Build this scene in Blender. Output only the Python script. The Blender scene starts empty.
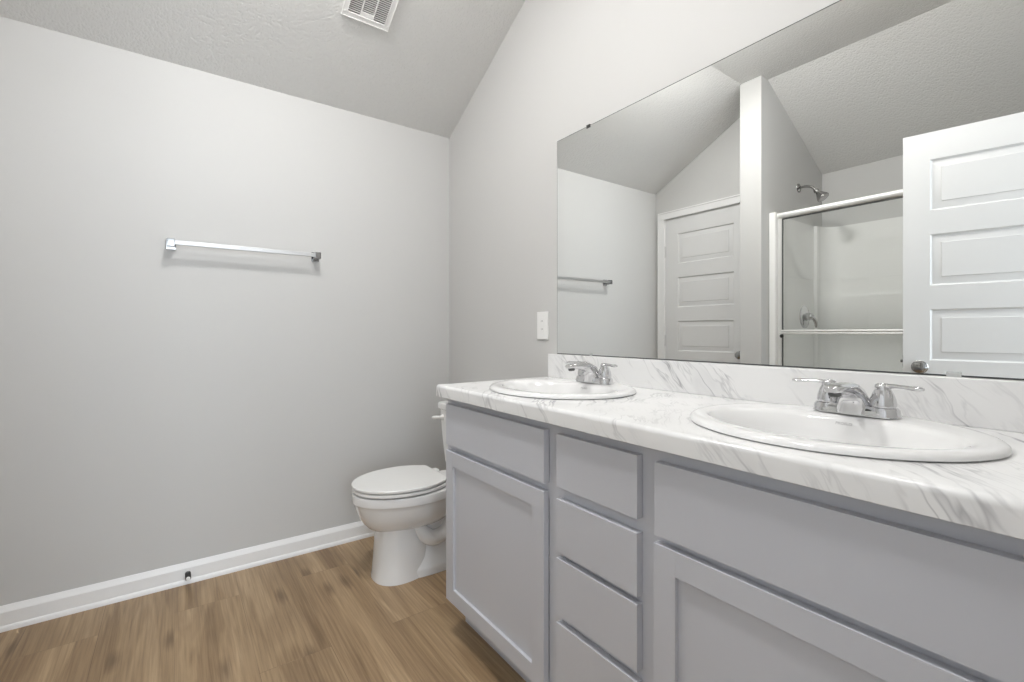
import bpy, bmesh, math, random
from mathutils import Vector, Matrix

S = bpy.context.scene
COL = S.collection
R = math.radians

# ------------------------------------------------------------------ camera
cam_d = bpy.data.cameras.new('camera')
cam = bpy.data.objects.new('camera', cam_d)
COL.objects.link(cam)
CAM = Vector((2.5174, -1.347, 1.1074))
TH = 0.6247
fwd = Vector((-math.cos(TH), math.sin(TH), 0))
cam.location = CAM
cam.rotation_euler = fwd.to_track_quat('-Z', 'Y').to_euler()
cam_d.sensor_fit = 'HORIZONTAL'
cam_d.sensor_width = 36.0
cam_d.lens = 36.0 * 466.9653 / 1024.0
cam_d.shift_y = -(341.0 - 332.1128) / 1024.0
cam_d.clip_start = 0.01
S.camera = cam

# ------------------------------------------------------------------ world, lights, exposure
W = bpy.data.worlds.new('world')
S.world = W
W.use_nodes = True
W.node_tree.nodes['Background'].inputs[0].default_value = (0.80, 0.90, 1.0, 1)
W.node_tree.nodes['Background'].inputs[1].default_value = 0.6

S.view_settings.view_transform = 'Standard'
S.view_settings.look = 'None'
S.view_settings.gamma = 1.0
S.view_settings.use_curve_mapping = False
S.view_settings.exposure = 0.12

E_A, E_B = 165.0, 40.0      # emission of the ceiling lamp and of the added fill lamp
P_DAY = 70.0       # daylight through the hall window

def area(name, loc, target, sx, sy, power, color):
    d = bpy.data.lights.new(name, 'AREA')
    d.shape = 'RECTANGLE'
    d.size, d.size_y, d.energy, d.color = sx, sy, power, color
    o = bpy.data.objects.new(name, d)
    COL.objects.link(o)
    o.location = loc
    o.rotation_euler = (Vector(target) - Vector(loc)).to_track_quat('-Z', 'Y').to_euler()
    return o
# daylight entering the hall window beyond the open doorway behind the camera
area('hall_daylight', (4.55, -1.25, 1.35), (2.5, -1.25, 1.1), 1.5, 1.7, P_DAY, (0.83, 0.915, 1.0))

cy = S.cycles
cy.use_denoising = True
cy.max_bounces = 14
cy.diffuse_bounces = 8
cy.glossy_bounces = 8
cy.transmission_bounces = 8
cy.transparent_max_bounces = 12
cy.sample_clamp_indirect = 6.0
cy.blur_glossy = 0.3

# ------------------------------------------------------------------ helpers: mesh
def bmnew():
    return bmesh.new()

def box(bm, x0, x1, y0, y1, z0, z1, bev=0.0, seg=2):
    r = bmesh.ops.create_cube(bm, size=1.0)
    vs = r['verts']
    for v in vs:
        v.co = Vector(((x0 + x1) / 2 + v.co.x * (x1 - x0), (y0 + y1) / 2 + v.co.y * (y1 - y0), (z0 + z1) / 2 + v.co.z * (z1 - z0)))
    if bev > 0:
        es = list({e for v in vs for e in v.link_edges})
        bmesh.ops.bevel(bm, geom=es, offset=bev, segments=seg, profile=0.5, affect='EDGES')

def loft(bm, rings, cap0=True, cap1=True, closed=True):
    vr = [[bm.verts.new(p) for p in ring] for ring in rings]
    n = len(vr[0])
    for a, b in zip(vr[:-1], vr[1:]):
        for i in range(n if closed else n - 1):
            j = (i + 1) % n
            bm.faces.new((a[i], a[j], b[j], b[i]))
    if cap0:
        bm.faces.new(list(reversed(vr[0])))
    if cap1:
        bm.faces.new(vr[-1])

def frame_for(d):
    d = d.normalized()
    u = Vector((0, 0, 1)) if abs(d.z) < 0.95 else Vector((1, 0, 0))
    a = d.cross(u).normalized()
    b = a.cross(d).normalized()
    return a, b

def tube(bm, pts, rs, n=16, cap=True, flat=1.0):
    pts = [Vector(p) for p in pts]
    if not isinstance(rs, (list, tuple)):
        rs = [rs] * len(pts)
    rings = []
    a = None
    for i, p in enumerate(pts):
        d = (pts[min(i + 1, len(pts) - 1)] - pts[max(i - 1, 0)]).normalized()
        if a is None:
            a, b = frame_for(d)
        else:
            a = (a - d * a.dot(d)).normalized()
            b = a.cross(d).normalized()
        rings.append([p + (a * math.cos(t) + b * math.sin(t) * flat) * rs[i] for t in [2 * math.pi * k / n for k in range(n)]])
    loft(bm, rings, cap, cap)

def lathe(bm, origin, axis, prof, n=32):
    """prof: (radius, height along axis)"""
    o = Vector(origin); ax = Vector(axis).normalized()
    a, b = frame_for(ax)
    rings = [[o + ax * h + (a * math.cos(t) + b * math.sin(t)) * max(r, 1e-5) for t in [2 * math.pi * k / n for k in range(n)]] for r, h in prof]
    loft(bm, rings)

def prism(bm, poly, axis, a, b):
    """poly of 2-D points in the two other axes, extruded along axis from a to b"""
    def mk(p, t):
        if axis == 'x': return Vector((t, p[0], p[1]))
        if axis == 'y': return Vector((p[0], t, p[1]))
        return Vector((p[0], p[1], t))
    loft(bm, [[mk(p, a) for p in poly], [mk(p, b) for p in poly]])

def smoothpath(pts, k=6):
    """Catmull-Rom through points (tuples, last items may be radii)"""
    P = [tuple(pts[0])] + [tuple(p) for p in pts] + [tuple(pts[-1])]
    out = []
    for i in range(1, len(P) - 2):
        for s in range(k):
            t = s / k
            out.append(tuple(0.5 * (2 * b + (c - a) * t + (2 * a - 5 * b + 4 * c - d) * t * t + (-a + 3 * b - 3 * c + d) * t ** 3)
                             for a, b, c, d in zip(P[i - 1], P[i], P[i + 1], P[i + 2])))
    out.append(P[-2])
    return out

def obj(name, bm, m, parent=None, smooth=40, raw=False):
    me = bpy.data.meshes.new(name)
    if not raw:
        bmesh.ops.recalc_face_normals(bm, faces=bm.faces[:])
    bm.to_mesh(me)
    bm.free()
    if smooth:
        for p in me.polygons:
            p.use_smooth = True
        me.set_sharp_from_angle(angle=R(smooth))
    me.materials.append(m)
    o = bpy.data.objects.new(name, me)
    COL.objects.link(o)
    if smooth:
        wn = o.modifiers.new('weighted', 'WEIGHTED_NORMAL')
        wn.keep_sharp = True
        wn.weight = 100
    if parent is not None:
        o.parent = parent
        o.matrix_parent_inverse = world_of(parent).inverted()
    return o

def world_of(o):
    m = o.matrix_parent_inverse @ o.matrix_basis if o.parent else o.matrix_basis.copy()
    if o.parent:
        m = world_of(o.parent) @ m
    return m

def tag(o, label=None, cat=None, group=None, kind=None):
    if label: o['label'] = label
    if cat: o['category'] = cat
    if group: o['group'] = group
    if kind: o['kind'] = kind
    return o

def thing(name, label, cat, loc=(0, 0, 0), group=None):
    o = bpy.data.objects.new(name, None)
    COL.objects.link(o)
    o.empty_display_size = 0.05
    o.location = loc
    return tag(o, label, cat, group)

def copy_tree(o, parent=None):
    c = o.copy()
    COL.objects.link(c)
    if parent is not None:
        c.parent = parent
        c.matrix_parent_inverse = o.matrix_parent_inverse.copy()
    for ch in list(o.children):
        if ch != c:
            copy_tree(ch, c)
    return c

def struct(name, bm, m, label, smooth=30):
    return tag(obj(name, bm, m, smooth=smooth), label, kind='structure')

# ------------------------------------------------------------------ helpers: materials
class N:
    def __init__(self, name):
        self.m = bpy.data.materials.new(name)
        self.m.use_nodes = True
        self.t = self.m.node_tree
        self.b = self.t.nodes['Principled BSDF']
    def n(self, typ, **kw):
        x = self.t.nodes.new(typ)
        for k, v in kw.items():
            setattr(x, k, v)
        return x
    def l(self, a, b):
        self.t.links.new(a, b)
    def math(self, op, a, b=None, c=None, clamp=False):
        x = self.n('ShaderNodeMath', operation=op, use_clamp=clamp)
        for i, v in enumerate((a, b, c)):
            if v is None: continue
            if isinstance(v, (int, float)): x.inputs[i].default_value = v
            else: self.l(v, x.inputs[i])
        return x.outputs[0]
    def ramp(self, f, stops, interp='LINEAR'):
        x = self.n('ShaderNodeValToRGB')
        x.color_ramp.interpolation = interp
        e = x.color_ramp.elements
        while len(e) < len(stops): e.new(0.5)
        for el, (p, c) in zip(e, stops):
            el.position = p
            el.color = c if len(c) == 4 else (*c, 1)
        self.l(f, x.inputs[0])
        return x.outputs[0]
    def mix(self, f, a, b, blend='MIX'):
        x = self.n('ShaderNodeMix', data_type='RGBA', blend_type=blend)
        for i, v in ((0, f), (6, a), (7, b)):
            if isinstance(v, (int, float)): x.inputs[i].default_value = v
            elif isinstance(v, tuple): x.inputs[i].default_value = (*v, 1) if len(v) == 3 else v
            else: self.l(v, x.inputs[i])
        return x.outputs[2]
    def pos(self):
        return self.n('ShaderNodeNewGeometry').outputs['Position']
    def xyz(self, v):
        x = self.n('ShaderNodeSeparateXYZ'); self.l(v, x.inputs[0]); return x.outputs
    def comb(self, a, b, c):
        x = self.n('ShaderNodeCombineXYZ')
        for i, v in enumerate((a, b, c)):
            if isinstance(v, (int, float)): x.inputs[i].default_value = v
            else: self.l(v, x.inputs[i])
        return x.outputs[0]
    def noise(self, v, scale, detail=2, rough=0.5, dist=0.0):
        x = self.n('ShaderNodeTexNoise')
        x.inputs['Scale'].default_value = scale
        x.inputs['Detail'].default_value = detail
        x.inputs['Roughness'].default_value = rough
        x.inputs['Distortion'].default_value = dist
        if v is not None: self.l(v, x.inputs['Vector'])
        return x.outputs[0]
    def bump(self, h, strength, dist):
        x = self.n('ShaderNodeBump')
        x.inputs['Strength'].default_value = strength
        x.inputs['Distance'].default_value = dist
        self.l(h, x.inputs['Height'])
        self.l(x.outputs[0], self.b.inputs['Normal'])

def plain(name, col, rough=0.5, metal=0.0, bump=None, coat=0.0, spec=None):
    k = N(name)
    p = k.pos()
    f = k.noise(p, 3.0, 2)
    c2 = tuple(min(1, x * 1.012) for x in col)
    c1 = tuple(x * 0.988 for x in col)
    k.l(k.mix(f, c1, c2), k.b.inputs['Base Color'])
    k.b.inputs['Roughness'].default_value = rough
    k.b.inputs['Metallic'].default_value = metal
    k.b.inputs['Coat Weight'].default_value = coat
    if spec is not None:
        k.b.inputs['Specular IOR Level'].default_value = spec
    if bump:
        k.bump(k.noise(p, bump[0], 3), bump[1], bump[2])
    return k.m

M = {}
M['wall'] = plain('wall_paint', (0.565, 0.563, 0.555), 0.65, bump=(160, 0.12, 0.001), spec=0.3)
M['trim'] = plain('trim_paint', (0.82, 0.82, 0.82), 0.35)
M['door'] = plain('door_paint', (0.70, 0.70, 0.70), 0.4)
M['cab'] = plain('cabinet_paint', (0.545, 0.556, 0.600), 0.42)
M['cabin'] = plain('cabinet_interior', (0.36, 0.36, 0.37), 0.6)
M['porc'] = plain('porcelain', (0.80, 0.80, 0.80), 0.08, coat=0.3)
M['seat'] = plain('seat_plastic', (0.80, 0.80, 0.79), 0.22)
M['plastic'] = plain('white_plastic', (0.82, 0.82, 0.81), 0.35)
M['fiber'] = plain('white_fiberglass', (0.86, 0.86, 0.85), 0.12, coat=0.2)
M['dark'] = plain('dark_rubber', (0.02, 0.02, 0.02), 0.5)
M['slot'] = plain('dark_slot', (0.10, 0.10, 0.10), 0.8)
M['chrome'] = plain('chrome', (0.68, 0.68, 0.69), 0.05, 1.0)
M['nickel'] = plain('satin_nickel', (0.36, 0.355, 0.35), 0.18, 1.0)
M['alu'] = plain('brushed_aluminium', (0.86, 0.86, 0.85), 0.34, 0.6)
M['satin'] = plain('satin_chrome', (0.52, 0.52, 0.52), 0.42, 1.0)
M['bracket'] = plain('bracket_chrome', (0.32, 0.32, 0.32), 0.18, 1.0)
M['spring'] = plain('dark_spring_steel', (0.12, 0.12, 0.12), 0.35, 1.0)
M['steel'] = plain('dull_steel', (0.42, 0.42, 0.42), 0.3, 1.0)
M['hinge'] = plain('painted_hinge', (0.62, 0.62, 0.62), 0.35)
M['print'] = plain('grey_print', (0.42, 0.42, 0.43), 0.4)
M['duct'] = plain('duct_grey', (0.20, 0.20, 0.20), 0.8)
M['ventw'] = plain('vent_enamel', (0.80, 0.80, 0.79), 0.4)

def ceiling_mat():
    k = N('textured_ceiling')
    p = k.pos()
    a = k.noise(p, 62, 4, 0.6, 0.6)
    v = k.n('ShaderNodeTexVoronoi'); v.inputs['Scale'].default_value = 95
    k.l(p, v.inputs['Vector'])
    h = k.math('ADD', a, k.math('MULTIPLY', v.outputs['Distance'], 0.35))
    h = k.ramp(h, [(0.42, (0, 0, 0)), (0.75, (1, 1, 1))])
    k.l(k.mix(a, (0.655, 0.653, 0.643), (0.685, 0.683, 0.673)), k.b.inputs['Base Color'])
    k.b.inputs['Roughness'].default_value = 0.85
    k.b.inputs['Specular IOR Level'].default_value = 0.2
    k.bump(h, 0.42, 0.004)
    return k.m
M['ceil'] = ceiling_mat()

def floor_mat():
    k = N('oak_vinyl_plank')
    p = k.pos()
    x, y, z = k.xyz(p)
    yy = k.math('ADD', y, 4.5)
    xx = k.math('ADD', x, 3.75)
    br = k.n('ShaderNodeTexBrick', offset=0.37, offset_frequency=2)
    br.inputs['Color1'].default_value = (0, 0, 0, 1)
    br.inputs['Color2'].default_value = (1, 1, 1, 1)
    br.inputs['Mortar'].default_value = (0.5, 0.5, 0.5, 1)
    br.inputs['Scale'].default_value = 1.0
    br.inputs['Mortar Size'].default_value = 0.0010
    br.inputs['Mortar Smooth'].default_value = 0.1
    br.inputs['Brick Width'].default_value = 1.52
    br.inputs['Row Height'].default_value = 0.225
    k.l(k.comb(xx, yy, 0.0), br.inputs['Vector'])
    rnd = k.xyz(br.outputs['Color'])[0]
    mort = br.outputs['Fac']
    off = k.math('MULTIPLY', rnd, 17.0)
    # long soft figure and fine grain, each plank shifted by its own number
    v1 = k.comb(k.math('ADD', k.math('MULTIPLY', x, 0.7), off), k.math('ADD', k.math('MULTIPLY', y, 8.5), off), off)
    fig = k.noise(v1, 1.0, 3, 0.55, 0.8)
    v2 = k.comb(k.math('ADD', k.math('MULTIPLY', x, 3.4), off), k.math('MULTIPLY', y, 130.0), off)
    fine = k.noise(v2, 1.0, 4, 0.65)
    rings = k.math('MULTIPLY_ADD', k.math('SINE', k.math('MULTIPLY', fig, 46.0)), 0.5, 0.5)
    c = k.ramp(fig, [(0.25, (0.200, 0.128, 0.068)), (0.5, (0.372, 0.262, 0.152)), (0.75, (0.480, 0.352, 0.218))])
    c = k.mix(k.math('MULTIPLY', rings, 0.30), c, (0.180, 0.108, 0.055))
    fd = k.ramp(fine, [(0.30, (0.62, 0.59, 0.56)), (0.62, (1.08, 1.08, 1.08))])
    c = k.mix(0.75, c, fd, 'MULTIPLY')
    tone = k.ramp(rnd, [(0.0, (0.90, 0.89, 0.88)), (0.5, (1.0, 1.0, 1.0)), (1.0, (1.09, 1.09, 1.10))])
    c = k.mix(1.0, c, tone, 'MULTIPLY')
    # knots
    vo = k.n('ShaderNodeTexVoronoi', voronoi_dimensions='2D'); vo.inputs['Scale'].default_value = 1.0
    k.l(k.comb(k.math('ADD', k.math('MULTIPLY', x, 2.0), off), k.math('MULTIPLY', y, 6.5), 0.0), vo.inputs['Vector'])
    wob = k.math('ADD', vo.outputs['Distance'], k.math('MULTIPLY', k.math('SUBTRACT', fine, 0.5), 0.12))
    kn = k.ramp(wob, [(0.03, (1, 1, 1)), (0.17, (0, 0, 0))])
    cr = k.xyz(vo.outputs['Color'])[0]
    sel = k.math('GREATER_THAN', cr, 0.66)
    c = k.mix(k.math('MULTIPLY', k.math('MULTIPLY', k.xyz(kn)[0], sel), 0.58), c, (0.085, 0.050, 0.028))
    c = k.mix(k.math('MULTIPLY', mort, 0.35), c, (0.08, 0.05, 0.03))
    k.l(c, k.b.inputs['Base Color'])
    k.b.inputs['Roughness'].default_value = 0.42
    k.b.inputs['Specular IOR Level'].default_value = 0.4
    k.bump(k.math('SUBTRACT', fine, k.math('MULTIPLY', mort, 2.0)), 0.12, 0.001)
    return k.m
M['floor'] = floor_mat()

def marble_mat():
    k = N('marble_laminate')
    p = k.pos()
    x, y, z = k.xyz(p)
    t = k.math('MULTIPLY', k.math('ADD', y, z), -1.0)          # one sheet: down the splash, forward, down the edge
    ca, sa = math.cos(R(52)), math.sin(R(52))
    a = k.math('ADD', k.math('MULTIPLY', x, ca), k.math('MULTIPLY', t, sa))
    b = k.math('SUBTRACT', k.math('MULTIPLY', t, ca), k.math('MULTIPLY', x, sa))
    warp = k.noise(k.comb(a, b, 0.0), 5.0, 3, 0.5)
    b2 = k.math('ADD', b, k.math('MULTIPLY', k.math('SUBTRACT', warp, 0.5), 0.10))
    def veins(sa_, sb_, w, seed):
        n = k.noise(k.comb(k.math('MULTIPLY', a, sa_), k.math('MULTIPLY', b2, sb_), seed), 1.0, 3, 0.55)
        d = k.math('ABSOLUTE', k.math('SUBTRACT', n, 0.5))
        return k.xyz(k.ramp(d, [(0.0, (1, 1, 1)), (w, (0, 0, 0))]))[0]
    m1 = k.xyz(k.ramp(k.noise(k.comb(a, b, 2.0), 4.5, 2), [(0.48, (0, 0, 0)), (0.70, (1, 1, 1))]))[0]
    m2 = k.xyz(k.ramp(k.noise(k.comb(a, b, 7.0), 7.0, 2), [(0.48, (0, 0, 0)), (0.72, (1, 1, 1))]))[0]
    v1 = k.math('MULTIPLY', veins(2.4, 14.0, 0.022, 1.0), m1)
    v2 = k.math('MULTIPLY', veins(4.5, 30.0, 0.03, 4.0), m2)
    soft = k.math('MULTIPLY', k.math('MULTIPLY', veins(1.8, 8.0, 0.13, 9.0), m1), 0.20)
    f = k.math('ADD', k.math('ADD', k.math('MULTIPLY', v1, 0.80), k.math('MULTIPLY', v2, 0.55)), soft, clamp=True)
    c = k.mix(f, (0.80, 0.80, 0.80), (0.30, 0.30, 0.32))
    k.l(c, k.b.inputs['Base Color'])
    k.b.inputs['Roughness'].default_value = 0.22
    return k.m
M['marble'] = marble_mat()

def glass_mat():
    k = N('clear_glass')
    t = k.t
    tr = k.n('ShaderNodeBsdfTransparent'); tr.inputs[0].default_value = (0.975, 0.982, 0.978, 1)
    gl = k.n('ShaderNodeBsdfGlossy'); gl.inputs['Roughness'].default_value = 0.01
    lw = k.n('ShaderNodeLayerWeight'); lw.inputs['Blend'].default_value = 0.5
    fr = k.math('MULTIPLY_ADD', k.math('POWER', lw.outputs['Facing'], 5.0), 0.60, 0.025)   # two-sided reflectance of a pane
    mx = k.n('ShaderNodeMixShader')
    k.l(fr, mx.inputs[0]); k.l(tr.outputs[0], mx.inputs[1]); k.l(gl.outputs[0], mx.inputs[2])
    k.l(mx.outputs[0], t.nodes['Material Output'].inputs[0])
    return k.m
M['glass'] = glass_mat()

def mirror_mat():
    k = N('mirror_silver')
    f = k.noise(k.pos(), 2.0, 1)
    k.l(k.mix(f, (0.875, 0.885, 0.872), (0.88, 0.89, 0.877)), k.b.inputs['Base Color'])
    k.b.inputs['Metallic'].default_value = 1.0
    k.b.inputs['Roughness'].default_value = 0.0
    return k.m
M['mirror'] = mirror_mat()
M['mirror_edge'] = plain('mirror_edge', (0.06, 0.065, 0.065), 0.3)

def emit(name, col, s):
    k = N(name)
    k.b.inputs['Base Color'].default_value = (0.9, 0.9, 0.9, 1)
    k.b.inputs['Emission Color'].default_value = (*col, 1)
    k.b.inputs['Emission Strength'].default_value = s
    return k.m
LAMP = (1.0, 0.985, 0.965)
M['lamp_a'] = emit('lit_diffuser', LAMP, E_A)
M['added_lamp'] = emit('added_wide_diffuser', LAMP, E_B)

# ------------------------------------------------------------------ room shell
XR = 2.565            # right wall plane (doorway)
H0, HF = 2.2805, 2.755
XC = 0.893            # crease of the left slope
YB = -1.997           # wall with the closet door
YP, YCR, YS = -1.716, -1.801, -2.641   # divider end, shower ceiling crease, shower back
XP0, XP1 = 0.882, 1.021              # divider faces
HS = 2.301            # top of shower back wall

bm = bmnew(); box(bm, -0.12, 4.72, -2.75, 0.22, -0.08, 0.0)
struct('floor', bm, M['floor'], 'light oak plank floor of the bathroom')

bm = bmnew(); prism(bm, [(0, 0), (XR, 0), (XR, HF + .02), (XC, HF + .02), (0, H0 + .02)], 'y', 0.0, 0.12)
struct('wall_front', bm, M['wall'], 'grey painted wall behind the vanity and mirror')
bm = bmnew(); box(bm, -0.12, 0.0, -2.117, 0.12, 0, H0 + .01)
struct('wall_left', bm, M['wall'], 'plain grey painted wall holding the towel bar')
DX0, DX1, DZ = 0.084, 0.806, 2.052
bm = bmnew()
zc = lambda x: min(HF, H0 + x * (HF - H0) / XC) + .02
prism(bm, [(0, 0), (DX0, 0), (DX0, DZ), (DX1, DZ), (DX1, 0), (XP0, 0), (XP0, zc(XP0)), (0, zc(0))], 'y', YB - 0.12, YB)
struct('wall_back', bm, M['wall'], 'grey wall around the closet door')
bm = bmnew(); prism(bm, [(YP, 0), (YP, HF + .02), (YCR, HF + .02), (YS, HS + .02), (YS, 0)], 'x', XP0, XP1)
struct('wall_divider', bm, M['wall'], 'narrow grey wall end between closet door and shower')
bm = bmnew(); box(bm, XP0, XR, YS - .12, YS, 0, HS + .02)
struct('wall_shower', bm, M['wall'], 'grey wall behind the shower surround')
OY0, OY1, DZ2 = -1.733, -0.960, 2.070
bm = bmnew()
prism(bm, [(0.12, 0), (0.12, HF + .02), (YCR, HF + .02), (YS, HS + .02), (YS - .12, HS - .03), (YS - .12, 0), (OY0, 0), (OY0, DZ2), (OY1, DZ2), (OY1, 0)], 'x', XR, XR + .12)
struct('wall_right', bm, M['wall'], 'grey wall with the open doorway')

bm = bmnew()
sl = (HF - H0) / XC
prism(bm, [(-.12, H0 - .12 * sl), (XC, HF), (XC, HF + .08), (-.12, H0 + .08 - .12 * sl)], 'y', -2.117, 0.12)
prism(bm, [(XC, HF), (XR + .12, HF), (XR + .12, HF + .08), (XC, HF + .08)], 'y', YCR, 0.12)
s2 = (HF - HS) / (YCR - YS)
prism(bm, [(YCR, HF), (YCR, HF + .08), (YS - .12, HS + .08 - .12 * s2), (YS - .12, HS - .12 * s2)], 'x', XC, XR + .12)
struct('ceiling', bm, M['ceil'], 'textured ceiling sloping down on two sides')

# hall beyond the doorway
bm = bmnew()
HX0, HX1, HY0, HY1 = XR + .12, 4.6, -2.75, 0.22
box(bm, HX0, HX1 + .12, HY1 - .1, HY1, 0, 2.5)
box(bm, HX0, HX1 + .12, HY0, HY0 + .1, 0, 2.5)
box(bm, HX1, HX1 + .12, HY0, -2.05, 0, 2.5); box(bm, HX1, HX1 + .12, -.45, HY1, 0, 2.5)
box(bm, HX1, HX1 + .12, -2.05, -.45, 0, .45); box(bm, HX1, HX1 + .12, -2.05, -.45, 2.25, 2.5)
box(bm, HX0, HX1 + .12, HY0, HY1, 2.5, 2.58)
struct('wall_hall', bm, M['wall'], 'hall walls beyond the open doorway')

# baseboards: flat board with eased top and a quarter-round shoe
BASE = [(0, 0), (.020, 0), (.020, .010), (.0165, .0175), (.0135, .020), (.0135, .066), (.0125, .070), (.0045, .086), (.003, .090), (0, .090)]
def baseboard(name, axis, a, b, face, sign, label):
    bm = bmnew()
    prism(bm, [(face + sign * d, z) for d, z in BASE], axis, a, b)
    return struct(name, bm, M['trim'], label, 50)
baseboard('baseboard_left', 'y', YB, 0, 0, 1, 'white baseboard under the towel bar wall')
baseboard('baseboard_front', 'x', 0.02, .955, 0, -1, 'white baseboard behind the toilet')
baseboard('baseboard_divider', 'x', XP0, XP1, YP, 1, 'white baseboard across the narrow divider end')
bm = bmnew(); prism(bm, [(XR - d, z) for d, z in BASE], 'y', -.86, -.58)
struct('baseboard_right', bm, M['trim'], 'white baseboard beside the doorway', 50)

# casings
def casing(name, axis, u0, u1, ztop, face, sign, depth, label, w=.060, lap=.004):
    """flat casing with a bead around an opening, plus the jamb lining it"""
    bm = bmnew()
    def b(u_0, u_1, z0, z1, d0, d1, bev=.003):
        lo, hi = sorted((face + sign * d0, face + sign * d1))
        if axis == 'x': box(bm, u_0, u_1, lo, hi, z0, z1, bev)
        else: box(bm, lo, hi, u_0, u_1, z0, z1, bev)
    b(u0 - w + lap, u0 + lap, 0, ztop - lap, 0, .014); b(u1 - lap, u1 + w - lap, 0, ztop - lap, 0, .014)
    b(u0 - w + lap, u1 + w - lap, ztop - lap, ztop + w - lap, 0, .014)
    b(u0 - w + lap, u0 - w + .016, 0, ztop + w - .016, .010, .019); b(u1 + w - .016, u1 + w - lap, 0, ztop + w - .016, .010, .019)
    b(u0 - w + lap, u1 + w - lap, ztop + w - .016, ztop + w - lap, .010, .019)
    b(u0 - .001, u0 + .005, 0, ztop, -depth, 0, 0); b(u1 - .005, u1 + .001, 0, ztop, -depth, 0, 0)
    b(u0, u1, ztop - .005, ztop + .001, -depth, 0, 0)
    return bm, b
bm, b = casing('trim_1', 'x', DX0, DX1, DZ, YB, 1, .12, '')
b(DX0, DX0 + .02, 0, DZ, -.06, -.042, 0); b(DX1 - .02, DX1, 0, DZ, -.06, -.042, 0); b(DX0, DX1, DZ - .02, DZ, -.06, -.042, 0)
struct('trim_1', bm, M['trim'], 'white casing around the closet door')
bm, b = casing('trim_2', 'y', OY0, OY1, DZ2, XR, -1, .12, '')
struct('trim_2', bm, M['trim'], 'white casing around the open doorway')

# ------------------------------------------------------------------ panel doors (local: width along +x from hinge, face toward +y)
def door_mesh(w, h, th, m, name, parent, st):
    bm = bmnew()
    sx0, sx1 = st, w - st
    tops = [h - .130 - i * .3575 for i in range(5)]
    ph = .245
    for side in (0, 1):
        yf = 0.0 if side == 0 else -th
        sg = -1 if side == 0 else 1
        def q(pts):
            vs = [bm.verts.new(p) for p in pts]
            bm.faces.new(vs)
        q([(0, yf, 0), (sx0, yf, 0), (sx0, yf, h), (0, yf, h)])
        q([(sx1, yf, 0), (w, yf, 0), (w, yf, h), (sx1, yf, h)])
        zs = [h] + [z for t in tops for z in (t, t - ph)] + [0]
        for i in range(0, len(zs), 2):
            q([(sx0, yf, zs[i + 1]), (sx1, yf, zs[i + 1]), (sx1, yf, zs[i]), (sx0, yf, zs[i])])
        for t in tops:
            def rect(i, d): return [(sx0 + i, yf + sg * d, t - ph + i), (sx1 - i, yf + sg * d, t - ph + i), (sx1 - i, yf + sg * d, t - i), (sx0 + i, yf + sg * d, t - i)]
            rs = [rect(0, 0), rect(.007, .0095), rect(.011, .0098), rect(.040, .0045), rect(.0425, .0020)]
            for ra, rb in zip(rs[:-1], rs[1:]):
                for i in range(4):
                    j = (i + 1) % 4
                    q([ra[i], ra[j], rb[j], rb[i]])
            q(rs[-1])
    for x in (0, w):
        bm.faces.new([bm.verts.new(p) for p in ((x, 0, 0), (x, -th, 0), (x, -th, h), (x, 0, h))])
    for z in (0, h):
        bm.faces.new([bm.verts.new(p) for p in ((0, 0, z), (w, 0, z), (w, -th, z), (0, -th, z))])
    bmesh.ops.remove_doubles(bm, verts=bm.verts[:], dist=1e-5)
    return obj(name, bm, m, parent, smooth=20)

def knob_bm(x, z, y, s):
    bm = bmnew()
    lathe(bm, (x, y, z), (0, s, 0), [(.032, 0), (.032, .004), (.028, .008), (.014, .011), (.012, .022), (.018, .028), (.026, .034), (.0285, .042), (.026, .050), (.016, .056), (.0, .058)], 28)
    return bm

def panel_door(name, label, w, th, hinge, ang, knob_x, kz=.928, st=.118):
    h = 2.032
    d = door_mesh(w, h, th, M['door'], name, None, st)
    tag(d, label, kind='structure')
    for s, y in ((1, 0.0), (-1, -th)):
        obj('door_knob', knob_bm(knob_x, kz, y, s), M['nickel'], d)
    bm = bmnew()
    box(bm, w - .0005, w + .0015, -th / 2 - .0125, -th / 2 + .0125, .905, .965)
    box(bm, w, w + .011, -th / 2 - .006, -th / 2 + .006, .928, .942, .003)
    obj('latch', bm, M['nickel'], d)
    for z in (.26, 1.025, 1.765):
        bm = bmnew()
        lathe(bm, (-.003, .005, z - .045), (0, 0, 1), [(.004, -.004), (.0055, 0), (.0055, .09), (.004, .094)], 12)
        box(bm, -.004, .010, -.0005, .0012, z - .045, z + .045)
        obj('hinge', bm, M['hinge'], d)
    d.matrix_basis = Matrix.Translation(Vector(hinge)) @ Matrix.Rotation(ang, 4, 'Z')
    return d
panel_door('door_1', 'closed white five panel closet door seen in the mirror', .711, .035, (DX0 + .0055, YB - .006, .012), 0.0, .652)
# entry door: hinge on the doorway's far side, free edge in the room
fe = Vector((1.778, -1.571, 0)); hg = Vector((2.172, -1.645, 0)); dirv = (hg - fe).normalized()
hinge = fe + dirv * .762
# door local +x runs hinge -> free edge; its +y face must look to -y, so the vanity sees the -y(local) face
ang = math.atan2(-dirv.y, -dirv.x)
d2 = panel_door('door_2', 'open white five panel entry door standing in front of the shower', .762, .035, (hinge.x, hinge.y, .030), ang, .700, .909, .099)
# shift by the thickness so that the face toward the vanity lies on the measured line
nrm = Vector((math.sin(ang), -math.cos(ang), 0))
d2.matrix_basis = Matrix.Translation(-nrm * .035) @ d2.matrix_basis

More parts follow.
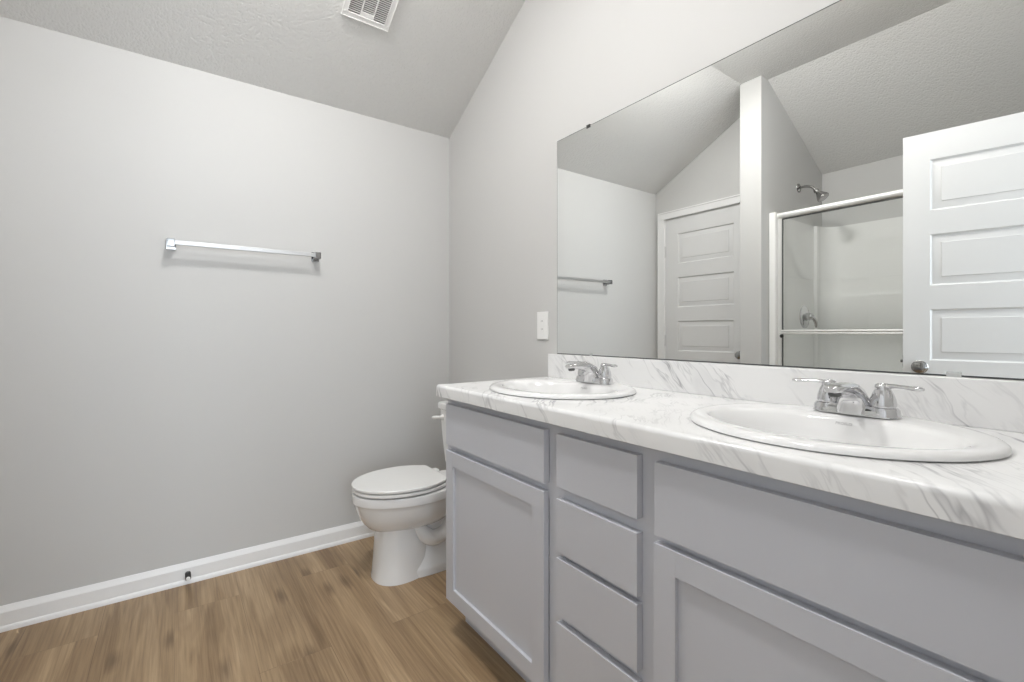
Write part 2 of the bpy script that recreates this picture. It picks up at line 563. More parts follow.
# ------------------------------------------------------------------ vanity cabinet
CX0, CX1 = 0.962, 2.494
YF, YFR = -0.540, -0.520
ZC0, ZC1 = .134, .868
van = thing('vanity_cabinet', 'long grey double vanity cabinet with shaker doors and four centre drawers', 'cabinet', (1.728, -.26, 0))
bm = bmnew()
SN = [(0, 0), (-.445, 0), (-.445, ZC0), (YFR + .019, ZC0), (YFR + .019, ZC1), (0, ZC1)]
prism(bm, [(-.002 + a if a == 0 else a, z) for a, z in SN], 'x', CX0, CX0 + .016)
prism(bm, [(-.002 + a if a == 0 else a, z) for a, z in SN], 'x', CX1 - .016, CX1)
box(bm, CX0 + .016, CX1 - .016, -.50, -.002, ZC0, ZC0 + .016)
box(bm, CX0 + .016, CX1 - .016, -.010, -.002, ZC0 + .016, ZC1)
obj('carcass', bm, M['cab'], van)
bm = bmnew()
XS = [CX0, CX0 + .040, 1.545, 1.608, 1.850, 1.917, CX1 - .040, CX1]
for a, b_ in ((0, 1), (2, 3), (4, 5), (6, 7)):
    box(bm, XS[a], XS[b_], YFR, YFR + .019, ZC0, ZC1)
for a, b_ in ((1, 2), (3, 4), (5, 6)):
    for z0, z1 in (((ZC0, .150), (.655, .712), (.825, ZC1)) if a != 3 else ((ZC0, .150), (.335, .385), (.503, .552), (.657, .716), (.825, ZC1))):
        box(bm, XS[a], XS[b_], YFR, YFR + .019, z0, z1)
obj('face_frame', bm, M['cab'], van)
bm = bmnew(); box(bm, CX0 + .016, CX1 - .016, -.445, -.432, 0, ZC0)
obj('toe_kick', bm, M['cab'], van)

FT = .0195
def slab(name, x0, x1, z0, z1):
    bm = bmnew(); box(bm, x0, x1, YF, YFR - .0005, z0, z1, .0015, 2)
    return obj(name, bm, M['cab'], van)
def shaker(x0, x1, z0, z1, w=.0525):
    bm = bmnew()
    bv = .0018
    box(bm, x0, x0 + w, YF, YFR - .0005, z0, z1, bv); box(bm, x1 - w, x1, YF, YFR - .0005, z0, z1, bv)
    box(bm, x0 + w - .001, x1 - w + .001, YF + .0003, YFR - .0005, z1 - w, z1 - .0004, bv)
    box(bm, x0 + w - .001, x1 - w + .001, YF + .0003, YFR - .0005, z0 + .0004, z0 + w, bv)
    d = obj('door', bm, M['cab'], van)
    bm = bmnew(); box(bm, x0 + w - .004, x1 - w + .004, YF + .010, YFR - .002, z0 + w - .004, z1 - w + .004)
    obj('door_panel', bm, M['cab'], d)
slab('false_front', .983, 1.545, .697, .844)
slab('false_front', 1.903, 2.474, .686, .838)
shaker(.983, 1.544, .130, .676)
shaker(1.901, 2.474, .130, .670)
for z0, z1 in ((.703, .842), (.535, .673), (.372, .519), (.130, .351)):
    slab('drawer_front', 1.595, 1.8585, z0, z1)

# ------------------------------------------------------------------ countertop (one sheet with rounded front) and splash
TX0, TX1, TYF, TZ0, TZ1 = .9456, 2.515, -.560, .8695, .9122
SINKS = [(1.324, -.284), (2.120, -.284)]
bm = bmnew()
prof = [(-.0015, TZ0 + .012), (-.0015, TZ1), (TYF + .011, TZ1)]
for i in range(1, 6):
    t = R(90 * i / 6)
    prof.append((TYF + .011 - .011 * math.sin(t), TZ1 - .011 + .011 * math.cos(t)))
prof += [(TYF, TZ1 - .0111), (TYF, TZ0 + .001), (TYF + .001, TZ0), (TYF + .022, TZ0), (TYF + .022, TZ0 + .012)]
prism(bm, prof, 'x', TX0, TX1)
top = obj('countertop', bm, M['marble'], None, smooth=0)
for cx, cy_ in SINKS:
    bm = bmnew()
    lathe(bm, (0, 0, 0), (0, 0, 1), [(1.0, .80), (1.0, 1.0)], 64)
    for v in bm.verts:
        v.co = Vector((cx + v.co.x * .240, cy_ + v.co.y * .206, v.co.z))
    bmesh.ops.recalc_face_normals(bm, faces=bm.faces[:])
    me = bpy.data.meshes.new('cut'); bm.to_mesh(me); bm.free()
    co = bpy.data.objects.new('cut', me); COL.objects.link(co)
    md = top.modifiers.new('cut', 'BOOLEAN'); md.operation = 'DIFFERENCE'; md.object = co; md.solver = 'EXACT'
bpy.context.view_layer.update()
dg = bpy.context.evaluated_depsgraph_get()
nm = bpy.data.meshes.new_from_object(top.evaluated_get(dg))
top.modifiers.clear()
top.data = nm
for o in [o for o in COL.objects if o.name.startswith('cut')]:
    bpy.data.objects.remove(o)
for p in nm.polygons: p.use_smooth = True
nm.set_sharp_from_angle(angle=R(35))
tag(top, 'white countertop with diagonal grey marble veins and backsplash on the vanity', 'countertop')
bm = bmnew()
box(bm, TX0, TX1, -.0205, -.0015, TZ1 - .0005, 1.0124, .003, 3)
obj('backsplash', bm, M['marble'], top)

# ------------------------------------------------------------------ sinks
def ring(cx, cy_, a, b_, z, n=64):
    return [Vector((cx + a * math.cos(2 * math.pi * i / n), cy_ + b_ * math.sin(2 * math.pi * i / n), z)) for i in range(n)]

def make_sink(cx, cy_, label):
    root = thing('drop_in_sink', label, 'sink', (cx, cy_, TZ1), 'oval drop in basins in the countertop')
    bm = bmnew()
    z = TZ1
    A, B = .2615, .2325
    rows = [(A - .004, B - .004, z + .0005, 0), (A, B, z + .003, 0), (A - .001, B - .001, z + .008, 0), (A - .006, B - .006, z + .0125, 0),
            (A - .014, B - .014, z + .015, 0), (A - .024, B - .024, z + .0150, 0), (.230, .182, z + .0135, -.006), (.222, .162, z + .0125, -.018), (.216, .152, z + .0095, -.024),
            (.210, .146, z + .002, -.026), (.196, .133, z - .02, -.026), (.182, .121, z - .06, -.026), (.152, .098, z - .105, -.024), (.10, .064, z - .135, -.02),
            (.05, .036, z - .145, -.012), (.024, .022, z - .147, -.008)]
    # under-surface
    under = [(.021, .021, z - .160, -.008), (.06, .045, z - .157, -.012), (.11, .073, z - .147, -.02), (.163, .108, z - .115, -.024), (.196, .134, z - .065, -.026),
             (.214, .154, z - .02, -.026), (.226, .184, z - .003, -.010), (A - .03, B - .03, z + .0005, 0)]
    rings = [ring(cx, cy_ + dy, a, b_, zz) for a, b_, zz, dy in rows]
    rings += [ring(cx, cy_ + dy, a, b_, zz) for a, b_, zz, dy in under]
    loft(bm, rings, False, False)
    # close rim underside
    n = len(rings[0])
    bm.verts.ensure_lookup_table()
    last = bm.verts[len(rings) * n - n:len(rings) * n]; first = bm.verts[0:n]
    for i in range(n):
        j = (i + 1) % n
        bm.faces.new((last[i], last[j], first[j], first[i]))
    obj('basin', bm, M['porc'], root, smooth=60)
    bm = bmnew()
    lathe(bm, (cx, cy_ - .008, z - .160), (0, 0, 1), [(.0195, -.04), (.0195, .013), (.0235, .0145), (.0235, .0165), (.019, .0175), (.018, .0155), (.0, .0155)], 28)
    obj('drain', bm, M['chrome'], root)
    # faint printed mark on the back slope of the bowl
    cu = bpy.data.curves.new('mark', 'FONT'); cu.body = 'PROFLO'; cu.size = .0085; cu.align_x = 'CENTER'; cu.align_y = 'CENTER'; cu.extrude = .00012
    to = bpy.data.objects.new('mark', cu); COL.objects.link(to)
    to.matrix_basis = Matrix.Translation((cx - .004, cy_ + .1150, z - .0040)) @ Matrix.Rotation(R(60), 4, 'X')
    bpy.context.view_layer.update()
    tm = bpy.data.meshes.new_from_object(to.evaluated_get(bpy.context.evaluated_depsgraph_get()))
    tm.transform(to.matrix_world)
    bpy.data.objects.remove(to)
    mo = bpy.data.objects.new('maker_mark', tm); COL.objects.link(mo)
    tm.materials.clear(); tm.materials.append(M['print'])
    mo.parent = root; mo.matrix_parent_inverse = world_of(root).inverted()
    return root
make_sink(*SINKS[0], 'white oval sink at the toilet end of the countertop')
make_sink(*SINKS[1], 'white oval sink at the end of the countertop away from the toilet')

# ------------------------------------------------------------------ faucets (two-handle centerset)
def stadium(cx, cy_, L, w, z, n=12):
    pts = []
    for i in range(n + 1):
        t = -math.pi / 2 + math.pi * i / n
        pts.append(Vector((cx + L / 2 - w / 2 + math.cos(t) * w / 2, cy_ + math.sin(t) * w / 2, z)))
    for i in range(n + 1):
        t = math.pi / 2 + math.pi * i / n
        pts.append(Vector((cx - L / 2 + w / 2 + math.cos(t) * w / 2, cy_ + math.sin(t) * w / 2, z)))
    return pts

def make_faucet(cx, label):
    fy = -.121
    z = TZ1 + .0145
    root = thing('faucet', label, 'faucet', (cx, fy, z), 'chrome two handle faucets')
    bm = bmnew()
    loft(bm, [stadium(cx, fy, .164, .056, z), stadium(cx, fy, .164, .056, z + .004), stadium(cx, fy, .160, .052, z + .016), stadium(cx, fy, .152, .045, z + .021)])
    obj('base_plate', bm, M['chrome'], root, smooth=30)
    # spout: broad foot sweeping up and forward to a flat lip
    bm = bmnew()
    secs = [  # y centre, z centre, half width, half thickness, tilt (deg)
        (fy - .002, z + .003, .0375, .0320, 0), (fy - .004, z + .014, .0350, .0300, 6), (fy - .010, z + .031, .0290, .0265, 20), (fy - .021, z + .046, .0245, .0225, 40),
        (fy - .038, z + .0555, .0215, .0175, 62), (fy - .062, z + .0600, .0200, .0130, 82), (fy - .088, z + .0622, .0190, .0105, 88), (fy - .110, z + .0628, .0180, .0092, 92), (fy - .125, z + .0615, .0155, .0075, 96), (fy - .131, z + .0600, .0095, .0042, 100)]
    rings = []
    for yc, zc_, hw, ht, tl in secs:
        t = R(tl)
        up = Vector((0, math.cos(t), math.sin(t)))           # section's thickness axis
        rings.append([Vector((cx, yc, zc_)) + Vector((1, 0, 0)) * hw * math.copysign(abs(math.cos(s)) ** .75, math.cos(s)) + up * ht * math.copysign(abs(math.sin(s)) ** .75, math.sin(s)) for s in [2 * math.pi * i / 28 for i in range(28)]])
    loft(bm, rings)
    sp = obj('spout', bm, M['chrome'], root, smooth=60)
    bm = bmnew(); lathe(bm, (cx, fy - .110, z + .047), (0, -.12, 1), [(.0, 0), (.0095, 0), (.0115, .002), (.0115, .012)], 20)
    obj('aerator', bm, M['slot'], sp)
    for s in (-1, 1):
        hx = cx + s * .0508
        bm = bmnew()
        lathe(bm, (hx, fy, z + .002), (0, 0, 1), [(.0275, 0), (.0275, .010), (.0262, .0175), (.0235, .0190), (.0222, .0195), (.0222, .0215), (.0240, .0222), (.0240, .026), (.0225, .036), (.0190, .047), (.0150, .055), (.0140, .058), (.0150, .061), (.0140, .066), (.0090, .0695), (.0, .070)], 28)
        h = obj('handle', bm, M['chrome'], root, smooth=50)
        bm = bmnew()
        zz = z + .002 + .063
        path = smoothpath([(hx + s * .004, fy - .001, zz, .0100), (hx + s * .018, fy - .005, zz + .002, .0082), (hx + s * .034, fy - .010, zz + .002, .0070), (hx + s * .052, fy - .014, zz + .001, .0082), (hx + s * .064, fy - .017, zz + .001, .0086), (hx + s * .071, fy - .019, zz + .001, .0050)], 5)
        tube(bm, [p[:3] for p in path], [p[3] for p in path], 16, True, .58)
        obj('lever', bm, M['chrome'], h, smooth=60)
    return root
make_faucet(1.324, 'chrome two handle faucet on the sink at the toilet end')
make_faucet(2.121, 'chrome two handle faucet on the sink away from the toilet')

# ------------------------------------------------------------------ mirror
MX0, MX1, MZ0, MZ1 = .990, 2.466, 1.0135, 1.934
mir = thing('wall_mirror', 'large frameless wall mirror above the double vanity', 'mirror', (1.728, 0, MZ0))
bm = bmnew()
def mrect(i, y): return [Vector(p) for p in ((MX0 + i, y, MZ0 + i), (MX1 - i, y, MZ0 + i), (MX1 - i, y, MZ1 - i), (MX0 + i, y, MZ1 - i))]
loft(bm, [mrect(0, -.0008), mrect(0, -.0045), mrect(.0030, -.0055)])
g = obj('mirror_glass', bm, M['mirror'], mir, smooth=0)
g.data.materials.append(M['mirror_edge'])
for p in g.data.polygons:
    p.material_index = 0 if p.normal.y < -.99 else 1
def clip(x, z, m, s, w=.016):
    bm = bmnew()
    box(bm, x - w / 2, x + w / 2, -.0075, -.0058, z - .006, z + .006, .0005)
    box(bm, x - w / 2, x + w / 2, -.0085, -.0008, z + (.0045 if s > 0 else -.006), z + (.006 if s > 0 else -.0045))
    return obj('mirror_clip', bm, m, mir)
M['clear'] = plain('clear_plastic', (.48, .49, .49), .15)
clip(1.180, MZ1 - .003, M['dark'], 1, .020); clip(2.262, MZ1 - .003, M['dark'], 1, .020)
clip(1.195, MZ0 + .0035, M['clear'], -1, .014); clip(2.262, MZ0 + .0035, M['clear'], -1, .024)

# ------------------------------------------------------------------ outlet plate
pl = thing('wall_plate', 'white electrical wall plate beside the mirror', 'outlet', (.883, 0, 1.14))
bm = bmnew(); box(bm, .853, .929, -.0065, 0, 1.074, 1.199, .0022, 3)
obj('cover_plate', bm, M['plastic'], pl)
bm = bmnew(); box(bm, .8745, .9075, -.0082, -.006, 1.106, 1.172, .001)
dv = obj('device_insert', bm, M['plastic'], pl)
bm = bmnew()
box(bm, .884, .898, -.0092, -.008, 1.1405, 1.1465, .0005); box(bm, .884, .898, -.0092, -.008, 1.1315, 1.1375, .0005)
obj('button', bm, M['plastic'], dv)
for zc_ in (1.157, 1.121):
    bm = bmnew()
    box(bm, .8855, .8870, -.0084, -.0080, zc_ - .004, zc_ + .004); box(bm, .8945, .8960, -.0084, -.0080, zc_ - .0035, zc_ + .0035)
    obj('slot', bm, M['slot'], dv)

# ------------------------------------------------------------------ towel bar
tb = thing('towel_bar', 'chrome square towel bar on the plain grey wall', 'towel bar', (0, -1.067, 1.49))
def post(y):
    bm = bmnew()
    box(bm, 0, .010, y - .018, y + .018, 1.466, 1.512, .002)
    box(bm, .008, .072, y - .0130, y + .0130, 1.473, 1.505, .002)
    return obj('bracket', bm, M['bracket'], tb)
post(-1.362); post(-.770)
bm = bmnew(); box(bm, .056, .068, -1.362, -.770, 1.481, 1.499, .0015)
obj('bar', bm, M['satin'], tb)

# ------------------------------------------------------------------ door stop on the baseboard
ds = thing('door_stop', 'small spring door stop on the white baseboard', 'door stop', (.0135, -1.302, .045))
bm = bmnew()
lathe(bm, (.0130, -1.302, .045), (1, 0, 0), [(.011, 0), (.011, .003), (.006, .006), (.0, .0065)], 18)
obj('mounting_base', bm, M['steel'], ds)
bm = bmnew()
pts = []
for i in range(0, 145):
    t = i / 144
    a = t * 2 * math.pi * 9
    pts.append((.018 + t * .050, -1.302 + math.cos(a) * .0095, .045 + math.sin(a) * .0095))
tube(bm, pts, .0014, 6)
obj('spring', bm, M['spring'], ds)
bm = bmnew(); lathe(bm, (.066, -1.302, .045), (1, 0, 0), [(.0065, 0), (.0080, .002), (.0080, .010), (.0065, .012), (.0, .0125)], 16)
obj('tip', bm, M['plastic'], ds)

# ------------------------------------------------------------------ toilet
TC = .462
def egg(f0, w, lf, lb, z, n=56, e=1.0, eb=1.0):
    out = []
    for i in range(n):
        t = 2 * math.pi * i / n
        c, s = math.cos(t), math.sin(t)
        ee = e if c > 0 else eb
        cc = math.copysign(abs(c) ** ee, c); ss = math.copysign(abs(s) ** (e if c > 0 else eb), s)
        out.append(Vector((TC + w * ss, -(f0 + (lf if c > 0 else lb) * cc), z)))
    return out
toi = thing('toilet', 'white two piece toilet with closed lid beside the vanity', 'toilet', (TC, -.40, 0))
bm = bmnew()
# bowl with rim band, swelling out over the front column
loft(bm, [egg(.44, .060, .150, .15, .214), egg(.44, .092, .188, .17, .222), egg(.44, .120, .212, .185, .238), egg(.44, .142, .232, .195, .260), egg(.44, .158, .247, .203, .286), egg(.44, .168, .258, .208, .312),
          egg(.44, .174, .266, .212, .336), egg(.44, .178, .270, .213, .350), egg(.44, .183, .275, .215, .3545), egg(.44, .186, .279, .217, .361), egg(.44, .186, .279, .217, .389), egg(.44, .184, .277, .215, .3945), egg(.44, .174, .264, .206, .397)])
# front column flaring to the foot
loft(bm, [egg(.515, .112, .116, .150, 0, e=.85), egg(.515, .112, .116, .150, .012, e=.85), egg(.515, .109, .113, .147, .022, e=.85), egg(.51, .104, .114, .140, .08, e=.85), egg(.505, .100, .114, .130, .15, e=.85), egg(.50, .097, .114, .120, .21, e=.85), egg(.50, .095, .112, .115, .262, e=.85)])
# rear foot and narrower rear body
loft(bm, [egg(.34, .112, .19, .20, 0, e=.6, eb=.5), egg(.34, .112, .19, .20, .030, e=.6, eb=.5), egg(.34, .108, .187, .197, .038, e=.6, eb=.5), egg(.32, .082, .17, .17, .075, e=.6, eb=.5), egg(.29, .066, .16, .15, .120, e=.6, eb=.5)])
loft(bm, [egg(.33, .060, .19, .16, .03, e=.7, eb=.6), egg(.33, .055, .19, .17, .15, e=.7, eb=.6), egg(.31, .068, .19, .20, .26, e=.7, eb=.6), egg(.27, .095, .20, .20, .33, e=.7, eb=.5), egg(.24, .115, .20, .20, .375, e=.7, eb=.4), egg(.24, .115, .20, .20, .392, e=.7, eb=.4)])
# trapway swelling on each side
for s in (-1, 1):
    path = smoothpath([(TC + s * .060, -.47, .245, .034), (TC + s * .068, -.425, .185, .036), (TC + s * .070, -.375, .150, .036), (TC + s * .070, -.315, .160, .034), (TC + s * .068, -.265, .215, .034), (TC + s * .060, -.225, .270, .036), (TC + s * .056, -.180, .22, .040), (TC + s * .050, -.165, .06, .046)], 6)
    tube(bm, [p[:3] for p in path], [p[3] for p in path], 18)
    lathe(bm, (TC + s * .094, -.30, .038), (0, 0, 1), [(.014, 0), (.014, .008), (.010, .016), (.0, .018)], 16)
obj('bowl', bm, M['porc'], toi, smooth=50)

def lid_outline(w, front, back, z, inset=0.0, n=40):
    """egg front half, tapering to a straight back with tight corners"""
    w -= inset; front -= inset; back += inset
    fm = .475
    pts = []
    for i in range(n + 1):
        t = -math.pi / 2 + math.pi * i / n
        pts.append((TC + w * math.sin(t), fm + (front - fm) * math.cos(t) ** .94 if math.cos(t) > 0 else fm))
    wb = w - .052
    r = .016
    side = []
    for i in range(1, 10):
        u = i / 10
        side.append((w - (w - wb) * u ** 2.1, fm + (back + r - fm) * u))
    pts += [(TC + x, f) for x, f in side]
    for i in range(7):
        t = math.pi / 2 * i / 6
        pts.append((TC + wb - r + r * math.cos(t), back + r - r * math.sin(t)))
    for i in range(7):
        t = math.pi / 2 * i / 6
        pts.append((TC - wb + r - r * math.sin(t), back + r - r * math.cos(t)))
    pts += [(TC - x, f) for x, f in reversed(side)]
    return [Vector((x, -f, z)) for x, f in pts]
bm = bmnew()
Z = .4015
loft(bm, [lid_outline(.183, .716, .300, Z, .006), lid_outline(.183, .716, .300, Z + .003), lid_outline(.183, .716, .300, Z + .012), lid_outline(.183, .716, .300, Z + .0155, .004)])
obj('seat', bm, M['seat'], toi, smooth=35)
bm = bmnew()
Z2 = .4205
loft(bm, [lid_outline(.185, .719, .316, Z2, .007), lid_outline(.185, .719, .316, Z2 + .002, .001), lid_outline(.185, .719, .316, Z2 + .004), lid_outline(.185, .719, .316, Z2 + .011), lid_outline(.185, .719, .316, Z2 + .0135, .0025), lid_outline(.185, .719, .316, Z2 + .0145, .009)])
lidob = obj('lid', bm, M['seat'], toi, smooth=35)
for s in (-1, 1):
    bm = bmnew()
    box(bm, TC + s * .075 - .02, TC + s * .075 + .02, -.312, -.272, .396, .421, .006, 3)
    obj('hinge', bm, M['seat'], toi)
for x, f in ((-.05, .675), (.05, .675), (-.15, .40), (.15, .40)):
    bm = bmnew(); box(bm, TC + x - .012, TC + x + .012, -f - .008, -f + .008, .3955, Z + .002, .002)
    obj('seat_bumper', bm, M['seat'], toi)
def rrect(w, f0, f1, z, r=.03, n=6):
    pts = []
    for sx, sy, a0 in ((1, 1, 0), (-1, 1, 90), (-1, -1, 180), (1, -1, 270)):
        for i in range(n + 1):
            t = R(a0 + 90 * i / n)
            cx = TC + sx * (w - r); cf = (f1 - r) if sy > 0 else (f0 + r)
            pts.append(Vector((cx + r * math.cos(t), -(cf + r * math.sin(t)), z)))
    return pts
bm = bmnew()
loft(bm, [rrect(.150, .035, .175, .385, .04), rrect(.165, .028, .185, .398, .04), rrect(.178, .024, .192, .43, .035), rrect(.200, .02, .200, .60, .03), rrect(.208, .018, .203, .700, .03)])
obj('tank', bm, M['porc'], toi, smooth=40)
bm = bmnew()
loft(bm, [rrect(.210, .014, .206, .699, .03), rrect(.217, .011, .213, .704, .032), rrect(.218, .010, .214, .724, .032), rrect(.214, .014, .210, .733, .03), rrect(.203, .025, .199, .736, .025)])
obj('tank_lid', bm, M['porc'], toi, smooth=40)
bm = bmnew()
lx = TC - .155
lathe(bm, (lx, -.200, .660), (0, -1, 0), [(.014, 0), (.014, .006), (.009, .010), (.009, .022), (.0, .024)], 18)
path = smoothpath([(lx, -.219, .660, .008), (lx - .018, -.224, .659, .0105), (lx - .040, -.226, .655, .012), (lx - .062, -.224, .650, .012), (lx - .070, -.223, .649, .007)], 5)
tube(bm, [p[:3] for p in path], [p[3] for p in path], 14, True, .75)
obj('flush_lever', bm, M['plastic'], toi, smooth=60)

# ------------------------------------------------------------------ ceiling vent on the left slope
al = math.atan2(HF - H0, XC)
VC = Vector((.424, -.654, H0 + .424 * sl))          # lower edge middle
ex = Vector((math.cos(al), 0, math.sin(al)))         # up the slope
nn = Vector((math.sin(al), 0, -math.cos(al)))        # into the room
VL, VW = .300, .208
vent = thing('ceiling_vent', 'white louvered air vent on the sloped ceiling', 'vent', tuple(VC))
def vbox(bm, a0, a1, y0, y1, d0, d1, bev=0.0, rot=0.0):
    b2 = bmnew(); box(b2, 0, 1, 0, 1, 0, 1)
    for v in b2.verts:
        p = VC + ex * (a0 + (a1 - a0) * v.co.x) + Vector((0, y0 + (y1 - y0) * v.co.y, 0)) + nn * (d0 + (d1 - d0) * v.co.z)
        if rot: p += nn * ((v.co.x - .5) * rot)
        v.co = p
    if bev: bmesh.ops.bevel(b2, geom=b2.edges[:], offset=bev, segments=2, profile=.5, affect='EDGES')
    me = bpy.data.meshes.new('t'); b2.to_mesh(me); b2.free(); bm.from_mesh(me); bpy.data.meshes.remove(me)
bm = bmnew()
fw = .021
hw = VW / 2
vbox(bm, 0, VL, -hw, -hw + fw, 0, .009, .002); vbox(bm, 0, VL, hw - fw, hw, 0, .009, .002)
vbox(bm, 0, fw, -hw + .004, hw - .004, 0, .0085, .002); vbox(bm, VL - fw, VL, -hw + .004, hw - .004, 0, .0085, .002)
third = (VW - 2 * fw) / 3
for k in (1, 2):
    y = -hw + fw + third * k
    vbox(bm, fw, VL - fw, y - .002, y + .002, .001, .008)
vbox(bm, fw - .002, fw + .020, -third / 2, third / 2, .001, .0078)
obj('vent_frame', bm, M['ventw'], vent)
bm = bmnew(); vbox(bm, fw, VL - fw, -hw + fw, hw - fw, .0002, .0014)
obj('duct_opening', bm, M['duct'], vent)
bm = bmnew()
nl = 28
for k in range(nl):
    a = fw + .006 + k * (VL - 2 * fw - .010) / nl
    vbox(bm, a, a + .0062, -hw + fw, hw - fw, .0030, .0040, 0, .0045)
obj('louvers', bm, M['ventw'], vent)

# ------------------------------------------------------------------ shower: tub and surround, sliding doors, head, valve
SX0, SX1 = XP1, XR
tub = thing('bathtub_surround', 'glossy white bathtub with molded shower surround seen in the mirror', 'bathtub', ((SX0 + SX1) / 2, -2.2, 0))
TYF2 = -1.811
bm = bmnew()
def rr(x0, x1, y0, y1, z, r, n=6):
    pts = []
    for cx, cy_, a0 in ((x1 - r, y1 - r, 0), (x0 + r, y1 - r, 90), (x0 + r, y0 + r, 180), (x1 - r, y0 + r, 270)):
        for i in range(n + 1):
            t = R(a0 + 90 * i / n); pts.append(Vector((cx + r * math.cos(t), cy_ + r * math.sin(t), z)))
    return pts
e = .002
loft(bm, [rr(SX0 + e, SX1 - e, YS + e, TYF2, 0, .01), rr(SX0 + e, SX1 - e, YS + e, TYF2, .40, .01), rr(SX0 + .008, SX1 - .008, YS + .008, TYF2 - .008, .415, .015),
          rr(SX0 + .06, SX1 - .06, YS + .07, TYF2 - .085, .415, .10), rr(SX0 + .075, SX1 - .075, YS + .08, TYF2 - .10, .395, .10), rr(SX0 + .11, SX1 - .12, YS + .11, TYF2 - .13, .14, .12), rr(SX0 + .17, SX1 - .2, YS + .16, TYF2 - .18, .09, .12)])
obj('tub', bm, M['fiber'], tub, smooth=40)
# surround walls as one molded shell: outline in plan, extruded
ST = 1.885
def shell(off0, off1, z0, z1, ox=0.0):
    """U-shaped band: outside on the walls, inside offset; corner columns bulge inwards"""
    inner = [(SX0 + off0, TYF2 - .06), (SX0 + off0, YS + .170), (SX0 + off0 + .016, YS + .158), (SX0 + off0 + .020, YS + .140)]
    r = .11
    c = (SX0 + off0 + .020 + r, YS + off1 + r)
    for i in range(0, 9):
        t = R(180 + 90 * i / 8); inner.append((c[0] + r * math.cos(t), c[1] + r * math.sin(t)))
    right = [(SX0 + SX1 - x, y) for x, y in reversed(inner)]
    inner = inner + right
    outer = [(SX0 + e, TYF2 - .06), (SX0 + e, YS + e), (SX1 - e, YS + e), (SX1 - e, TYF2 - .06)]
    return inner, outer, z0, z1
def add_shell(bm, off0, off1, z0, z1):
    inner, outer, *_ = shell(off0, off1, z0, z1)
    prism(bm, inner + list(reversed(outer)), 'z', z0, z1)
bm = bmnew()
add_shell(bm, .012, .040, .416, 1.368)
add_shell(bm, .011, .032, 1.368, 1.373)
add_shell(bm, .008, .014, 1.372, 1.490)
add_shell(bm, .010, .016, 1.490, ST)
for x0, x1 in ((SX0 + e, SX0 + .043), (SX1 - .043, SX1 - e)):
    box(bm, x0, x1, TYF2 - .062, TYF2, .410, ST, .006, 3)
obj('surround', bm, M['fiber'], tub, smooth=40)

sd = thing('sliding_shower_door', 'framed sliding glass shower door with towel bar over the tub', 'shower door', ((SX0 + SX1) / 2, -1.855, .415))
JX0, JX1 = SX0 + .0435, SX1 - .0435
YD = -1.836
bm = bmnew()
hp = [(YD - .050, 1.842), (YD - .050, 1.878), (YD - .010, 1.880)]
for i in range(1, 7):
    t = R(90 - 180 * i / 7)
    hp.append((YD - .010 + .014 * math.cos(t), 1.861 + .019 * math.sin(t)))
hp += [(YD - .010, 1.842)]
prism(bm, hp, 'x', JX0, JX1)
obj('header_rail', bm, M['alu'], sd)
bm = bmnew(); box(bm, JX0, JX1, YD - .050, YD - .002, .4155, .440, .003)
obj('bottom_track', bm, M['alu'], sd)
for x0, x1 in ((JX0, JX0 + .024), (JX1 - .024, JX1)):
    bm = bmnew(); box(bm, x0, x1, YD - .048, YD - .006, .441, 1.8415, .003)
    obj('jamb', bm, M['alu'], sd)
def glass_panel(x0, x1, y, bar_y):
    bm = bmnew(); box(bm, x0, x1, y - .003, y + .003, .443, 1.840)
    gp = obj('glass_panel', bm, M['glass'], sd, smooth=0)
    bm = bmnew()
    for xx in (x0, x1):
        box(bm, xx - .0025, xx + .0025, y - .0045, y + .0045, .443, 1.840)
    box(bm, x0, x1, y - .0045, y + .0045, 1.834, 1.8415); 
    obj('edge_seal', bm, M['slot'], gp)
    bm = bmnew()
    for zz, rr_ in ((1.116, .0065), (1.100, .0055)):
        tube(bm, [(x0 + .004, bar_y, zz), (x1 - .004, bar_y, zz)], rr_, 14)
    for xx in (x0 + .010, x1 - .010):
        lo, hi = sorted((bar_y, y))
        box(bm, xx - .008, xx + .008, lo, hi, 1.094, 1.122, .002)
    obj('towel_rail', bm, M['alu'], gp)
    bm = bmnew(); lathe(bm, (x0 + .006, bar_y - .004, 1.082), (0, 1, 0), [(.010, 0), (.0115, .003), (.0115, .009), (.008, .012), (.0, .0125)], 18)
    obj('bumper', bm, M['dark'], gp)
glass_panel(JX0 + .027, 1.835, YD - .015, YD + .010)
glass_panel(1.760, JX1 - .026, YD - .036, YD - .060)

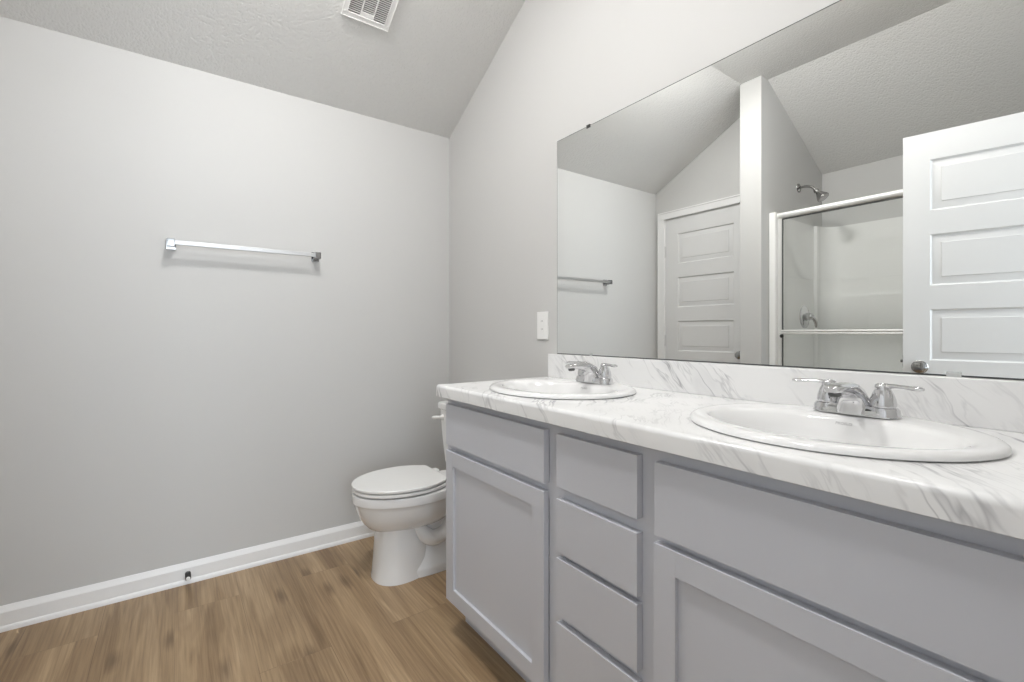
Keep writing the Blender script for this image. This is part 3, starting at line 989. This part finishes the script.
SY = -2.246
sh = thing('shower_sprayer', 'chrome shower head on a curved arm above the tub', 'shower head', (XP1, SY, 2.13))
bm = bmnew()
lathe(bm, (XP1, SY, 2.128), (1, 0, 0), [(.031, 0), (.030, .004), (.020, .009), (.011, .012), (.0, .012)], 24)
obj('flange', bm, M['nickel'], sh)
bm = bmnew()
path = smoothpath([(XP1 + .004, SY, 2.128), (XP1 + .05, SY, 2.127), (XP1 + .088, SY, 2.112), (XP1 + .112, SY, 2.082)], 7)
tube(bm, path, .0088, 14)
obj('arm', bm, M['nickel'], sh, smooth=60)
bm = bmnew()
lathe(bm, (XP1 + .106, SY, 2.090), (.62, 0, -.80), [(.012, 0), (.016, .006), (.017, .016), (.013, .022), (.015, .030), (.025, .048), (.036, .070), (.039, .080), (.037, .086), (.030, .088), (.0, .086)], 28)
obj('spray_head', bm, M['nickel'], sh, smooth=50)

VY = -2.311
vv = thing('shower_valve', 'round chrome shower valve with lever handle on the surround', 'shower valve', (XP1 + .013, VY, 1.216))
bm = bmnew()
lathe(bm, (XP1 + .0125, VY, 1.216), (1, 0, 0), [(.080, 0), (.080, .003), (.072, .009), (.040, .012), (.030, .016), (.030, .022), (.0, .022)], 36)
obj('escutcheon', bm, M['chrome'], vv, smooth=40)
bm = bmnew()
lathe(bm, (XP1 + .032, VY, 1.216), (1, 0, 0), [(.026, 0), (.026, .018), (.021, .034), (.010, .040), (.0, .041)], 24)
path = smoothpath([(XP1 + .060, VY, 1.216, .013), (XP1 + .072, VY - .014, 1.192, .012), (XP1 + .076, VY - .026, 1.165, .0105), (XP1 + .074, VY - .030, 1.140, .008)], 5)
tube(bm, [p[:3] for p in path], [p[3] for p in path], 14)
obj('handle', bm, M['chrome'], vv, smooth=50)

# ------------------------------------------------------------------ lamps (above the frame)
def ceiling_light(x, y, r, hh, m, label):
    cl = thing('ceiling_light', label, 'ceiling light', (x, y, HF), 'ceiling lamps')
    bm = bmnew(); lathe(bm, (x, y, HF), (0, 0, -1), [(r, 0), (r, .014), (r - .008, .018), (.0, .018)], 40)
    obj('lamp_base', bm, M['ventw'], cl)
    bm = bmnew(); lathe(bm, (x, y, HF - .0185), (0, 0, -1), [(r - .010, 0), (r - .010, hh), (r - .014, hh + .010), (r * .76, hh + .020), (r * .45, hh + .027), (r * .2, hh + .030), (.0, hh + .031)], 40)
    obj('diffuser', bm, m, cl)
ceiling_light(1.08, -1.06, .105, .012, M['lamp_a'], 'round lit ceiling lamp beside the start of the ceiling slope')
ceiling_light(1.86, -.92, .150, .060, M['added_lamp'], 'added wide round ceiling lamp brightening the vanity wall')  # added fill lamp, brightens the wall above the mirror
